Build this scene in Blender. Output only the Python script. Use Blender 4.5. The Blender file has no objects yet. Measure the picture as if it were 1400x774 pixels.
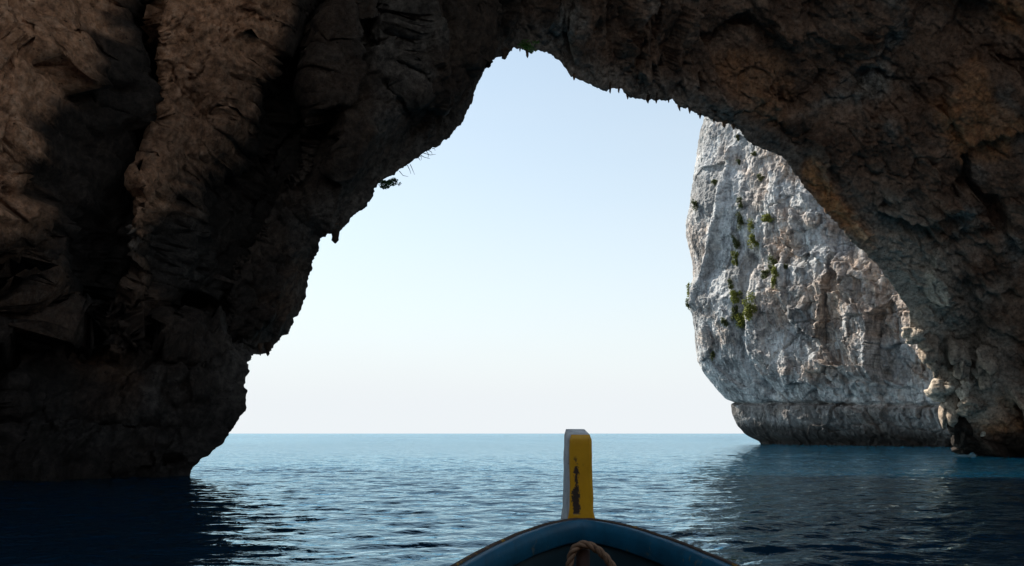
import bpy, bmesh, math, random
import numpy as np
from mathutils import Vector

random.seed(7)
RNG = np.random.default_rng(11)
scene = bpy.context.scene
R = math.radians

# ------------------------------------------------------------------ camera
CAM_H, PITCH, LENS = 1.8, R(10.0), 30.0
cam_d = bpy.data.cameras.new('camera')
cam_d.lens, cam_d.sensor_width = LENS, 36.0
cam_d.clip_start, cam_d.clip_end = 0.05, 90000.0
cam = bpy.data.objects.new('camera', cam_d)
scene.collection.objects.link(cam)
cam.location = (0, 0, CAM_H)
cam.rotation_euler = (R(90) + PITCH, 0, 0)
scene.camera = cam

# ------------------------------------------------------------------ sky and sun
SUN_DIR = Vector((-0.72, 0.50, 0.80)).normalized()      # from the scene towards the sun
elev = math.asin(SUN_DIR.z)
azim = math.atan2(SUN_DIR.x, SUN_DIR.y)
world = bpy.data.worlds.new('World')
scene.world = world
world.use_nodes = True
wn, wl = world.node_tree.nodes, world.node_tree.links
wn.clear()
w_out = wn.new('ShaderNodeOutputWorld')
w_bg = wn.new('ShaderNodeBackground')
sky = wn.new('ShaderNodeTexSky')
sky.sky_type = 'NISHITA'
sky.sun_disc = False
sky.sun_elevation = elev
sky.sun_rotation = azim
sky.altitude = 0
sky.air_density, sky.dust_density, sky.ozone_density = 1.0, 0.5, 0.7
# thin summer haze: thickens towards the horizon with the length of the air path
veil = wn.new('ShaderNodeMix')
veil.data_type = 'RGBA'
veil.inputs['B'].default_value = (4.38, 4.60, 4.76, 1)
def wmath(op, a, b=0.0):
    n = wn.new('ShaderNodeMath')
    n.operation = op
    for sck, v in zip(n.inputs, (a, b)):
        if isinstance(v, bpy.types.NodeSocket):
            wl.new(v, sck)
        else:
            sck.default_value = v
    return n.outputs[0]
w_tc = wn.new('ShaderNodeTexCoord')
w_xyz = wn.new('ShaderNodeSeparateXYZ')
wl.new(w_tc.outputs['Generated'], w_xyz.inputs[0])
w_cl = wn.new('ShaderNodeTexNoise')
w_cl.inputs['Scale'].default_value = 2.2
w_cl.inputs['Detail'].default_value = 4
w_mp = wn.new('ShaderNodeMapping')
w_mp.inputs['Scale'].default_value = (1, 1, 3.5)
wl.new(w_tc.outputs['Generated'], w_mp.inputs[0])
wl.new(w_mp.outputs[0], w_cl.inputs['Vector'])
tau = wmath('ADD', wmath('MULTIPLY', w_cl.outputs['Fac'], 0.12), 0.15)
path = wmath('DIVIDE', tau, wmath('MAXIMUM', wmath('ABSOLUTE', w_xyz.outputs[2]), 0.03))
haze_fac = wmath('SUBTRACT', 1.0, wmath('EXPONENT', wmath('MULTIPLY', path, -1.0)))
wl.new(haze_fac, veil.inputs['Factor'])
tint = wn.new('ShaderNodeMix')            # white balance of the sky
tint.data_type, tint.blend_type = 'RGBA', 'MULTIPLY'
tint.inputs['Factor'].default_value = 1.0
tint.inputs['B'].default_value = (1.03, 1.07, 0.95, 1)
wl.new(sky.outputs[0], tint.inputs['A'])
wl.new(tint.outputs['Result'], veil.inputs['A'])
wl.new(veil.outputs['Result'], w_bg.inputs[0])
w_bg.inputs[1].default_value = 0.125
wl.new(w_bg.outputs[0], w_out.inputs[0])

sun_d = bpy.data.lights.new('sun', 'SUN')
sun_d.energy, sun_d.angle, sun_d.color = 5.0, R(0.53), (1.0, 0.92, 0.80)
sun = bpy.data.objects.new('sun', sun_d)
scene.collection.objects.link(sun)
sun.location = (-60, 30, 80)
sun.rotation_euler = SUN_DIR.to_track_quat('Z', 'Y').to_euler()

vs = scene.view_settings
vs.view_transform, vs.look = 'Standard', 'None'
vs.exposure, vs.gamma = 0.65, 1.0
vs.use_curve_mapping = False
scene.cycles.max_bounces = 8
scene.cycles.diffuse_bounces = 5

# ------------------------------------------------------------------ helpers
F = 1400 * LENS / 36.0
CP, SP = math.cos(PITCH), math.sin(PITCH)

def at(px, py, Y):
    """point of the place at distance Y that the photograph shows at (px, py)"""
    dx, dv = (px - 700) / F, (387 - py) / F
    dy, dz = CP - dv * SP, SP + dv * CP
    t = Y / dy
    return np.array([dx * t, Y, CAM_H + dz * t])

def spot(co):
    """where points of the place stand in the photograph"""
    d = co[..., 1] * CP + (co[..., 2] - CAM_H) * SP
    v = -co[..., 1] * SP + (co[..., 2] - CAM_H) * CP
    d = np.where(d < 0.2, 0.2, d)
    return np.stack([700 + F * co[..., 0] / d, 387 - F * v / d], -1)

PERM = RNG.permutation(256).astype(np.int32)
PERM = np.concatenate([PERM, PERM])
GRAD = RNG.normal(size=(256, 3)).astype(np.float32)
GRAD /= np.linalg.norm(GRAD, axis=1, keepdims=True)
JIT = (RNG.random((256, 3)).astype(np.float32) - 0.5) * 0.8 + 0.5
RVEC = RNG.normal(size=(256, 3)).astype(np.float32)
RVAL = RNG.random(256).astype(np.float32)

def hsh(i, j, k):
    return PERM[PERM[PERM[i & 255] + (j & 255)] + (k & 255)]

def noise(p):
    p = np.asarray(p, np.float32)
    b = np.floor(p).astype(np.int32)
    f = p - b
    u = f * f * f * (f * (f * 6 - 15) + 10)
    out = 0
    for dx in (0, 1):
        wx = u[..., 0] if dx else 1 - u[..., 0]
        for dy in (0, 1):
            wy = u[..., 1] if dy else 1 - u[..., 1]
            for dz in (0, 1):
                wz = u[..., 2] if dz else 1 - u[..., 2]
                g = GRAD[hsh(b[..., 0] + dx, b[..., 1] + dy, b[..., 2] + dz)]
                dot = g[..., 0] * (f[..., 0] - dx) + g[..., 1] * (f[..., 1] - dy) + g[..., 2] * (f[..., 2] - dz)
                out = out + wx * wy * wz * dot
    return out * 1.6

def fbm(p, octaves=4, gain=0.5, ridged=False):
    a, s, tot = 1.0, 0.0, 0.0
    q = np.array(p, np.float32)
    for o in range(octaves):
        n = noise(q)
        if ridged:
            n = 1 - 2 * np.abs(n)
        s = s + a * n
        tot += a
        a *= gain
        q = q * 2.03 + 17.3
    return s / tot

def cells(p):
    """cellular pattern: (distance to crack, tilted block height)"""
    p = np.asarray(p, np.float32)
    b = np.floor(p - 0.5).astype(np.int32)
    f1 = np.full(p.shape[:-1], 9e9, np.float32)
    f2 = f1.copy()
    idx = np.zeros(p.shape[:-1], np.int32)
    cen = np.zeros(p.shape, np.float32)
    for dx in (0, 1):
        for dy in (0, 1):
            for dz in (0, 1):
                c = b + np.array([dx, dy, dz], np.int32)
                h = hsh(c[..., 0], c[..., 1], c[..., 2])
                q = c + JIT[h]
                d = ((p - q) ** 2).sum(-1)
                near = d < f1
                f2 = np.where(near, f1, np.minimum(f2, d))
                idx = np.where(near, h, idx)
                cen = np.where(near[..., None], q, cen)
                f1 = np.where(near, d, f1)
    crack = np.sqrt(f2) - np.sqrt(f1)
    block = ((p - cen) * RVEC[idx]).sum(-1) * 0.55 + (RVAL[idx] - 0.5) * 1.2
    return crack, block

def sstep(a, b, x):
    t = np.clip((x - a) / (b - a), 0, 1)
    return t * t * (3 - 2 * t)

def sd_poly(x, z, poly):
    """signed distance to a polygon, negative inside"""
    P = np.asarray(poly, np.float32)
    d = np.full(x.shape, 1e18, np.float32)
    s = np.ones(x.shape, np.float32)
    j = len(P) - 1
    for i in range(len(P)):
        ex, ez = P[j] - P[i]
        wx, wz = x - P[i, 0], z - P[i, 1]
        t = np.clip((wx * ex + wz * ez) / (ex * ex + ez * ez + 1e-9), 0, 1)
        d = np.minimum(d, (wx - ex * t) ** 2 + (wz - ez * t) ** 2)
        c1, c2, c3 = z >= P[i, 1], z < P[j, 1], ex * wz > ez * wx
        flip = (c1 & c2 & c3) | (~c1 & ~c2 & ~c3)
        s = np.where(flip, -s, s)
        j = i
    return s * np.sqrt(d)

def sd_line(x, z, pts):
    P = np.asarray(pts, np.float32)
    d = np.full(x.shape, 1e18, np.float32)
    for a, b in zip(P[:-1], P[1:]):
        e = b - a
        wx, wz = x - a[0], z - a[1]
        t = np.clip((wx * e[0] + wz * e[1]) / (e @ e + 1e-9), 0, 1)
        d = np.minimum(d, (wx - e[0] * t) ** 2 + (wz - e[1] * t) ** 2)
    return np.sqrt(d)

def grid_mesh(name, co, wrap=False, smooth=True, attrs=None, flip=False):
    n, m = co.shape[:2]
    idx = np.arange(n * m, dtype=np.int32).reshape(n, m)
    if wrap:
        idx = np.concatenate([idx, idx[:, :1]], 1)
    a, b, c, d = idx[:-1, :-1], idx[1:, :-1], idx[1:, 1:], idx[:-1, 1:]
    q = np.stack([a, d, c, b] if flip else [a, b, c, d], -1).reshape(-1, 4)
    me = bpy.data.meshes.new(name)
    me.vertices.add(n * m)
    me.vertices.foreach_set('co', co.reshape(-1).astype(np.float32))
    me.loops.add(len(q) * 4)
    me.loops.foreach_set('vertex_index', q.reshape(-1))
    me.polygons.add(len(q))
    me.polygons.foreach_set('loop_start', np.arange(0, len(q) * 4, 4, dtype=np.int32))
    me.polygons.foreach_set('use_smooth', np.full(len(q), smooth))
    me.update(calc_edges=True)
    for k, v in (attrs or {}).items():
        at_ = me.attributes.new(k, 'FLOAT', 'POINT')
        at_.data.foreach_set('value', v.reshape(-1).astype(np.float32))
    return me

def grid_normals(co):
    du = np.gradient(co, axis=0)
    dv = np.gradient(co, axis=1)
    n = np.cross(du, dv)
    return n / (np.linalg.norm(n, axis=-1, keepdims=True) + 1e-9)

def link(name, me, mat=None, parent=None):
    o = bpy.data.objects.new(name, me)
    scene.collection.objects.link(o)
    if me is not None:
        me.name = name
        for m in (mat if isinstance(mat, (list, tuple)) else [mat]):
            if m:
                me.materials.append(m)
    if parent:
        o.parent = parent
        o.matrix_parent_inverse = parent.matrix_basis.inverted()
    return o

def thing(name, label, cat, loc=(0, 0, 0), group=None):
    o = bpy.data.objects.new(name, None)
    scene.collection.objects.link(o)
    o.location = loc
    o.empty_display_size = 0.3
    return tag(o, label, cat, group)

def tag(o, label, cat, group=None):
    o['label'], o['category'] = label, cat
    if group:
        o['group'] = group
    return o

def mesh_from(name, verts, faces, smooth=False):
    me = bpy.data.meshes.new(name)
    me.from_pydata([tuple(map(float, v)) for v in verts], [], faces)
    if smooth:
        for p in me.polygons:
            p.use_smooth = True
    me.update()
    return me

def tube(pts, rad, sides=10):
    """verts and faces of a tube through pts; rad is a number or one per point"""
    P = [Vector(p) for p in pts]
    rr = rad if isinstance(rad, (list, tuple)) else [rad] * len(P)
    V, Fc = [], []
    up = Vector((0.31, 0.2, 0.93))
    for i, p in enumerate(P):
        t = (P[min(i + 1, len(P) - 1)] - P[max(i - 1, 0)]).normalized()
        a = t.cross(up).normalized()
        b = t.cross(a)
        for k in range(sides):
            an = 2 * math.pi * k / sides
            V.append(p + (a * math.cos(an) + b * math.sin(an)) * rr[i])
        if i:
            for k in range(sides):
                k2 = (k + 1) % sides
                o0, o1 = (i - 1) * sides, i * sides
                Fc.append((o0 + k, o0 + k2, o1 + k2, o1 + k))
    Fc.append(tuple(reversed(range(sides))))
    Fc.append(tuple(range((len(P) - 1) * sides, len(P) * sides)))
    return V, Fc

# ------------------------------------------------------------------ materials
class NT:
    def __init__(self, name):
        self.m = bpy.data.materials.new(name)
        self.m.use_nodes = True
        self.t = self.m.node_tree
        self.n, self.l = self.t.nodes, self.t.links
        self.b = self.n['Principled BSDF']
    def node(self, typ, **kw):
        nd = self.n.new(typ)
        for k, v in kw.items():
            setattr(nd, k, v)
        return nd
    def put(self, sock, v):
        if isinstance(v, bpy.types.NodeSocket):
            self.l.new(v, sock)
        else:
            sock.default_value = v
    def coords(self, scale=(1, 1, 1), rot=(0, 0, 0)):
        tc = self.node('ShaderNodeTexCoord')
        mp = self.node('ShaderNodeMapping')
        mp.inputs['Scale'].default_value = scale
        mp.inputs['Rotation'].default_value = rot
        self.l.new(tc.outputs['Object'], mp.inputs['Vector'])
        return mp.outputs[0]
    def noise(self, vec, scale, detail=6, rough=0.55, dist=0.0):
        nd = self.node('ShaderNodeTexNoise')
        nd.inputs['Scale'].default_value = scale
        nd.inputs['Detail'].default_value = detail
        nd.inputs['Roughness'].default_value = rough
        nd.inputs['Distortion'].default_value = dist
        self.l.new(vec, nd.inputs['Vector'])
        return nd.outputs['Fac']
    def ramp(self, fac, stops, interp='LINEAR'):
        nd = self.node('ShaderNodeValToRGB')
        cr = nd.color_ramp
        cr.interpolation = interp
        while len(cr.elements) < len(stops):
            cr.elements.new(0.5)
        for e, (p, c) in zip(cr.elements, stops):
            e.position = p
            e.color = c if len(c) == 4 else (*c, 1)
        self.put(nd.inputs[0], fac)
        return nd.outputs[0]
    def mix(self, fac, a, b, mode='MIX'):
        nd = self.node('ShaderNodeMix', data_type='RGBA', blend_type=mode)
        for s, v in zip((nd.inputs['Factor'], nd.inputs['A'], nd.inputs['B']), (fac, a, b)):
            if isinstance(v, tuple) and len(v) == 3:
                v = (*v, 1)
            self.put(s, v)
        return nd.outputs['Result']
    def math(self, op, a, b=0.0):
        nd = self.node('ShaderNodeMath', operation=op)
        self.put(nd.inputs[0], a)
        self.put(nd.inputs[1], b)
        return nd.outputs[0]
    def attr(self, name):
        return self.node('ShaderNodeAttribute', attribute_name=name).outputs['Fac']
    def bump(self, height, strength, dist, normal=None):
        nd = self.node('ShaderNodeBump')
        nd.inputs['Strength'].default_value = strength
        nd.inputs['Distance'].default_value = dist
        self.l.new(height, nd.inputs['Height'])
        if normal is not None:
            self.l.new(normal, nd.inputs['Normal'])
        return nd.outputs[0]

def g3(v):
    return (v, v, v)

def cave_rock_material():
    k = NT('cave_rock')
    v = k.coords()
    n1 = k.noise(v, 0.35, 8, 0.62, 0.6)
    n2 = k.noise(v, 2.2, 8, 0.65, 0.3)
    n3 = k.noise(v, 9.0, 6, 0.7)
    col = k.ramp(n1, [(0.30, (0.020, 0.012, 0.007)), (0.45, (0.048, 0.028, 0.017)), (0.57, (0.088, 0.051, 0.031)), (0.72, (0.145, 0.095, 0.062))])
    light = k.ramp(n1, [(0.30, (0.062, 0.032, 0.020)), (0.47, (0.150, 0.083, 0.052)), (0.60, (0.235, 0.142, 0.096)), (0.74, (0.34, 0.23, 0.17))])  # lighter copy of the rock colour for the better lit right side
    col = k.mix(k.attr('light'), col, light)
    grey = k.ramp(n2, [(0.35, (0.068, 0.056, 0.046)), (0.62, (0.30, 0.26, 0.22))])
    col = k.mix(k.attr('grey'), col, grey)
    tan = k.ramp(n2, [(0.32, (0.19, 0.085, 0.042)), (0.50, (0.44, 0.222, 0.120)), (0.68, (0.58, 0.335, 0.205))])
    col = k.mix(k.attr('tan'), col, tan)
    rust = k.ramp(n2, [(0.32, (0.24, 0.085, 0.028)), (0.52, (0.52, 0.22, 0.08)), (0.70, (0.62, 0.34, 0.16))])
    col = k.mix(k.attr('rust'), col, rust)
    pale = k.ramp(n3, [(0.35, (0.40, 0.33, 0.26)), (0.65, (0.62, 0.55, 0.46))])
    col = k.mix(k.attr('pale'), col, pale)
    veins = k.ramp(k.noise(k.coords((1, 1, 0.5)), 1.1, 9, 0.75, 1.6), [(0.47, g3(0)), (0.5, g3(1)), (0.53, g3(0))])
    col = k.mix(k.math('MULTIPLY', veins, 0.22), col, (0.24, 0.205, 0.175), 'MIX')
    wet_shade_col = k.ramp(n2, [(0.35, (0.008, 0.007, 0.006)), (0.65, (0.030, 0.024, 0.020))])
    col = k.mix(k.attr('wet_shade'), col, wet_shade_col)  # near-black: wet rock at the water, and shade painted into the rock
    speck = k.ramp(k.noise(v, 3.2, 9, 0.70, 0.2), [(0.34, g3(0.42)), (0.5, g3(0.95)), (0.68, g3(1.5))])
    pits = k.ramp(k.noise(v, 6.5, 4, 0.6), [(0.30, g3(0.15)), (0.37, g3(1))])
    speck = k.mix(1.0, speck, pits, 'MULTIPLY')
    col = k.mix(1.0, col, speck, 'MULTIPLY')
    k.put(k.b.inputs['Base Color'], col)
    k.b.inputs['Roughness'].default_value = 0.86
    k.b.inputs['Specular IOR Level'].default_value = 0.25
    vo = k.node('ShaderNodeTexVoronoi', feature='DISTANCE_TO_EDGE')
    vo.inputs['Scale'].default_value = 2.4
    wv = k.mix(0.25, v, k.node('ShaderNodeTexNoise').outputs['Color'], 'ADD')
    k.l.new(wv, vo.inputs['Vector'])
    cr = k.ramp(vo.outputs[0], [(0.0, g3(0)), (0.08, g3(1))])
    b = k.bump(k.noise(v, 2.2, 8, 0.66), 0.8, 0.20)
    b = k.bump(cr, 0.25, 0.05, b)
    b = k.bump(n3, 0.6, 0.05, b)
    k.put(k.b.inputs['Normal'], b)
    return k.m

def cliff_material():
    k = NT('cliff_limestone')
    v = k.coords()
    vs_ = k.coords((1, 1, 0.16))
    n1 = k.noise(v, 0.10, 8, 0.62, 0.5)
    n2 = k.noise(v, 0.9, 9, 0.68, 0.4)
    st = k.noise(vs_, 0.85, 8, 0.66, 0.3)
    n3 = k.noise(v, 4.0, 6, 0.7)
    col = k.ramp(n2, [(0.28, (0.19, 0.195, 0.205)), (0.42, (0.44, 0.445, 0.455)), (0.56, (0.60, 0.605, 0.61)), (0.72, (0.72, 0.71, 0.70))])
    warm = k.ramp(n2, [(0.32, (0.22, 0.145, 0.105)), (0.5, (0.50, 0.37, 0.285)), (0.68, (0.68, 0.54, 0.43))])
    wm = k.ramp(n1, [(0.52, g3(0)), (0.66, g3(1))])
    col = k.mix(k.math('MULTIPLY', wm, 0.7), col, warm)
    col = k.mix(k.attr('warm'), col, warm)
    pat = k.ramp(k.noise(k.coords((1, 1, 0.55)), 0.16, 9, 0.7, 0.8), [(0.46, g3(0)), (0.60, g3(1))])
    col = k.mix(k.math('MULTIPLY', pat, 0.7), col, k.ramp(n2, [(0.3, (0.07, 0.07, 0.075)), (0.7, (0.26, 0.255, 0.25))]))
    blot = k.ramp(k.noise(k.coords((1, 1, 0.6)), 0.42, 9, 0.74, 0.5), [(0.52, g3(0)), (0.62, g3(1))])
    col = k.mix(k.math('MULTIPLY', blot, 0.7), col, (0.085, 0.085, 0.09))
    stm = k.ramp(st, [(0.32, g3(1)), (0.50, g3(0))])
    col = k.mix(k.math('MULTIPLY', stm, 0.8), col, (0.075, 0.075, 0.08))
    stl = k.ramp(k.noise(vs_, 0.5, 8, 0.7, 0.6), [(0.53, g3(0)), (0.66, g3(1))])
    col = k.mix(k.math('MULTIPLY', stl, 0.55), col, (0.68, 0.69, 0.70))
    col = k.mix(k.attr('tide'), col, k.ramp(n3, [(0.3, (0.012, 0.012, 0.014)), (0.7, (0.05, 0.043, 0.038))]))
    col = k.mix(1.0, col, k.ramp(k.noise(v, 2.4, 8, 0.76), [(0.30, g3(0.35)), (0.47, g3(0.95)), (0.75, g3(1.2))]), 'MULTIPLY')
    k.put(k.b.inputs['Base Color'], col)
    k.b.inputs['Roughness'].default_value = 0.9
    k.b.inputs['Specular IOR Level'].default_value = 0.2
    b = k.bump(k.noise(v, 0.8, 11, 0.72), 0.75, 0.7)
    b = k.bump(st, 0.5, 0.35, b)
    k.put(k.b.inputs['Normal'], b)
    return k.m

def water_material():
    k = NT('sea_water')
    k.b.inputs['Base Color'].default_value = (0.001, 0.025, 0.052, 1)
    k.b.inputs['Specular IOR Level'].default_value = 0.0
    k.b.subsurface_method = 'BURLEY'          # daylight spreads metres through clear water
    k.b.inputs['Subsurface Weight'].default_value = 1.0
    k.b.inputs['Subsurface Radius'].default_value = (2.0, 7.0, 9.0)
    k.b.inputs['Subsurface Scale'].default_value = 1.0
    gl = k.node('ShaderNodeBsdfGlossy')
    gl.inputs['Color'].default_value = (0.66, 0.89, 1.0, 1)
    fr = k.node('ShaderNodeFresnel')
    fr.inputs['IOR'].default_value = 1.333
    mx = k.node('ShaderNodeMixShader')
    k.l.new(fr.outputs[0], mx.inputs[0])
    k.l.new(k.b.outputs[0], mx.inputs[1])
    k.l.new(gl.outputs[0], mx.inputs[2])
    k.l.new(mx.outputs[0], k.n['Material Output'].inputs[0])
    # sheltered and glassy under the arch, ruffled by the wind on the open sea
    sx = k.node('ShaderNodeSeparateXYZ')
    tc = k.node('ShaderNodeTexCoord')
    k.l.new(tc.outputs['Object'], sx.inputs[0])
    far = k.node('ShaderNodeMapRange')
    far.inputs[1].default_value, far.inputs[2].default_value = 25, 240
    far.inputs[3].default_value, far.inputs[4].default_value = 0.03, 0.15
    far.interpolation_type = 'SMOOTHERSTEP'
    k.l.new(sx.outputs[1], far.inputs[0])
    gust = k.noise(k.coords((0.010, 0.028, 1.0)), 1.0, 4, 0.6)
    rg = k.math('MULTIPLY', far.outputs[0], k.math('ADD', k.math('MULTIPLY', gust, 1.2), 0.4))
    k.put(gl.inputs['Roughness'], rg)
    v1 = k.coords((0.55, 1.0, 1.0), (0, 0, 0.25))
    v2 = k.coords((0.8, 1.0, 1.0), (0, 0, -0.4))
    b = k.bump(k.noise(v1, 1.1, 3, 0.5, 0.4), 0.50, 0.22, None)
    b = k.bump(k.noise(v2, 3.0, 4, 0.5, 0.3), 0.50, 0.09, b)
    # distant chop: slopes of waves too far off for the mesh
    cn = k.node('ShaderNodeTexNoise')
    cn.inputs['Scale'].default_value = 0.8
    cn.inputs['Detail'].default_value = 4
    k.l.new(k.coords((0.45, 1.0, 1.0), (0, 0, 0.15)), cn.inputs['Vector'])
    sub = k.node('ShaderNodeVectorMath', operation='SUBTRACT')
    k.l.new(cn.outputs['Color'], sub.inputs[0])
    sub.inputs[1].default_value = (0.5, 0.5, 0.5)
    mul = k.node('ShaderNodeVectorMath', operation='MULTIPLY')
    k.l.new(sub.outputs[0], mul.inputs[0])
    mul.inputs[1].default_value = (0.20, 0.60, 0.0)
    amt = k.node('ShaderNodeMapRange')
    amt.inputs[1].default_value, amt.inputs[2].default_value = 35, 280
    k.l.new(sx.outputs[1], amt.inputs[0])
    scl = k.node('ShaderNodeVectorMath', operation='SCALE')
    k.l.new(mul.outputs[0], scl.inputs[0])
    g2 = k.ramp(k.noise(k.coords((0.035, 0.016, 1.0), (0, 0, 0.1)), 1.0, 5, 0.65), [(0.36, g3(0.15)), (0.62, g3(1.9))])
    k.l.new(k.math('MULTIPLY', amt.outputs[0], g2), scl.inputs['Scale'])
    add = k.node('ShaderNodeVectorMath', operation='ADD')
    k.l.new(b, add.inputs[0])
    k.l.new(scl.outputs[0], add.inputs[1])
    nz = k.node('ShaderNodeVectorMath', operation='NORMALIZE')
    k.l.new(add.outputs[0], nz.inputs[0])
    k.put(gl.inputs['Normal'], nz.outputs[0])
    k.put(fr.inputs['Normal'], nz.outputs[0])
    return k.m

def paint_material(name, col, under, chips=0.60, rough=0.5, scale=9.0, dirt=(0.03, 0.03, 0.03)):
    """old oil paint: uneven colour, grime, chips down to the wood"""
    k = NT(name)
    v = k.coords()
    n = k.noise(v, scale, 8, 0.65, 0.3)
    n2 = k.noise(v, scale * 4, 6, 0.7)
    dark = tuple(c * 0.62 for c in col)
    c = k.mix(k.ramp(n, [(0.35, g3(0)), (0.65, g3(1))]), dark, col)
    c = k.mix(k.ramp(n2, [(0.60, g3(0)), (0.78, g3(0.55))]), c, dirt)
    chip = k.ramp(k.noise(v, scale * 1.7, 9, 0.7, 0.5), [(chips, g3(0)), (chips + 0.025, g3(1))])
    c = k.mix(chip, c, under)
    k.put(k.b.inputs['Base Color'], c)
    k.b.inputs['Roughness'].default_value = rough
    h = k.mix(1.0, n2, chip, 'SUBTRACT')
    k.put(k.b.inputs['Normal'], k.bump(h, 0.35, 0.004))
    return k

def leaf_material(name, c0, c1):
    k = NT(name)
    oi = k.node('ShaderNodeNewGeometry')
    c = k.ramp(oi.outputs['Random Per Island'], [(0.0, c0), (1.0, c1)])
    k.put(k.b.inputs['Base Color'], c)
    k.b.inputs['Roughness'].default_value = 0.6
    k.b.inputs['Transmission Weight'].default_value = 0.0
    tr = k.node('ShaderNodeBsdfTranslucent')
    k.l.new(c, tr.inputs['Color'])
    mx = k.node('ShaderNodeMixShader')
    mx.inputs[0].default_value = 0.3
    out = k.n['Material Output']
    k.l.new(k.b.outputs[0], mx.inputs[1])
    k.l.new(tr.outputs[0], mx.inputs[2])
    k.l.new(mx.outputs[0], out.inputs[0])
    return k.m

M_CAVE, M_CLIFF, M_WATER = cave_rock_material(), cliff_material(), water_material()
M_LEAF = leaf_material('leaf_dark', (0.02, 0.055, 0.02), (0.05, 0.12, 0.04))
M_SHRUB = leaf_material('leaf_olive', (0.10, 0.12, 0.022), (0.27, 0.29, 0.05))
M_SHRUB_DARK = leaf_material('leaf_deep', (0.05, 0.065, 0.022), (0.12, 0.14, 0.04))
M_FERN = leaf_material('leaf_fern', (0.04, 0.11, 0.015), (0.10, 0.21, 0.03))
M_TWIG = paint_material('twig_bark', (0.07, 0.055, 0.045), (0.05, 0.04, 0.03), 0.9, 0.8, 30).m

# ------------------------------------------------------------------ sea
def build_sea():
    def axis(lo, hi, step, far, grow):
        a = list(np.arange(lo, hi, step))
        s, p = step, hi
        right = []
        while p < far:
            right.append(p); s *= grow; p += s
        right.append(far)
        s, p = step, lo
        left = []
        while p > -far:
            s *= grow; p -= s
            left.append(max(p, -far))
        return np.array(left[::-1] + a + right)
    xs = axis(-24, 38, 0.15, 45000, 1.35)
    near = list(np.arange(7.0, 42.0, 0.11))
    s, p = 0.11, 42.0
    while p < 220:
        near.append(p); s *= 1.022; p += s
    while p < 45000:
        near.append(p); s *= 1.3; p += s
    s, p, back = 0.11, 7.0, []
    while p > -3000:
        s *= 1.3; p -= s
        back.append(p)
    ys = np.array(back[::-1] + near + [45000.0])
    X, Y = np.meshgrid(xs, ys, indexing='ij')
    Z = np.zeros_like(X)
    rng = np.random.default_rng(5)
    for i in range(60):
        lam = 0.34 * (4.0 / 0.34) ** (rng.random() ** 1.5)
        ang = rng.normal(-1.42, 0.52)              # mostly rolling in towards the cave
        kx, ky = math.cos(ang) * 2 * math.pi / lam, math.sin(ang) * 2 * math.pi / lam
        amp = 0.0040 * lam ** 0.70
        ph = X * kx + Y * ky + rng.random() * 6.28
        Z += amp * (np.sin(ph) + 0.22 * np.cos(2 * ph))
    patch = 0.75 + 0.6 * fbm(np.stack([X * 0.05, Y * 0.09, X * 0], -1), 3)
    fade = np.exp(-np.maximum(np.hypot(X, Y) - 55, 0) / 60) * sstep(-80, 0, Y)
    Z *= patch * fade
    co = np.stack([X, Y, Z], -1)
    me = grid_mesh('sea', co)
    o = link('sea', me, M_WATER)
    o['kind'] = 'structure'
    return o
build_sea()

# ------------------------------------------------------------------ the sea arch
LIP = [  # px, py of the rim of the opening, distance Y of it, lean of the rock behind it (degrees)
    (268, 720, 37, 18), (262, 690, 37, 18), (258, 660, 37, 18), (262, 640, 37, 18), (270, 631, 37, 18), (290, 618, 37.3, 18),
    (306, 604, 37.6, 18), (318, 588, 38, 18), (328, 572, 38, 18), (337, 558, 38.2, 18), (335, 545, 38.4, 18), (339, 534, 38.6, 18),
    (333, 524, 38.8, 18), (340, 508, 39, 20), (337, 494, 39.5, 22), (346, 484, 41, 40), (362, 484, 44, 52), (374, 475, 44.5, 55),
    (386, 462, 45, 55), (398, 447, 45, 55), (408, 431, 45, 55), (415, 412, 45, 52), (423, 380, 45, 48), (431, 350, 44.5, 32),
    (439, 326, 44, 29), (447, 319, 43.5, 27), (462, 320, 43.5, 26), (475, 306, 43.5, 24), (487, 291, 43.8, 24), (501, 281, 44, 24),
    (511, 263, 44.2, 24), (518, 252, 44.3, 24), (545, 233, 45, 24), (561, 221, 45.3, 24), (580, 209, 45.6, 24), (600, 199, 46, 24),
    (616, 184, 46.4, 25), (632, 166, 46.8, 26), (643, 142, 47.2, 27), (651, 117, 47.5, 27), (661, 97, 47.8, 29), (675, 80, 48, 30),
    (684, 77, 48.2, 31), (693, 74, 48.4, 32), (702, 65, 48.6, 33), (713, 69, 49, 33), (726, 71, 49.4, 33), (740, 68, 49.8, 33),
    (754, 73, 50.2, 33), (768, 86, 50.6, 33), (781, 105, 51, 32), (800, 112, 51.4, 32), (816, 120, 51.8, 31), (832, 123, 52.2, 30),
    (850, 122, 52.6, 30), (862, 133, 53, 29), (880, 137, 53.4, 29), (900, 136, 54, 29), (922, 138, 54.6, 29), (938, 149, 55, 29),
    (958, 156, 55.5, 29), (980, 166, 56, 28), (1000, 170, 56.6, 27), (1014, 184, 57.2, 27), (1030, 198, 57.8, 26), (1050, 206, 58.4, 25),
    (1070, 214, 59, 24), (1086, 236, 59.6, 24), (1100, 256, 60.2, 24), (1130, 291, 61.2, 23), (1165, 329, 62.4, 22), (1200, 364, 63.6, 21),
    (1224, 395, 64.6, 19), (1243, 424, 65.6, 18), (1243, 448, 66.2, 17), (1256, 468, 66.8, 17), (1274, 492, 67.4, 16), (1279, 515, 67.8, 15),
    (1288, 540, 68.2, 14), (1301, 560, 68.6, 14), (1306, 585, 69, 13), (1316, 606, 69.4, 12), (1334, 621, 69.8, 12), (1345, 650, 70, 12),
    (1350, 690, 70, 12)]

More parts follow.
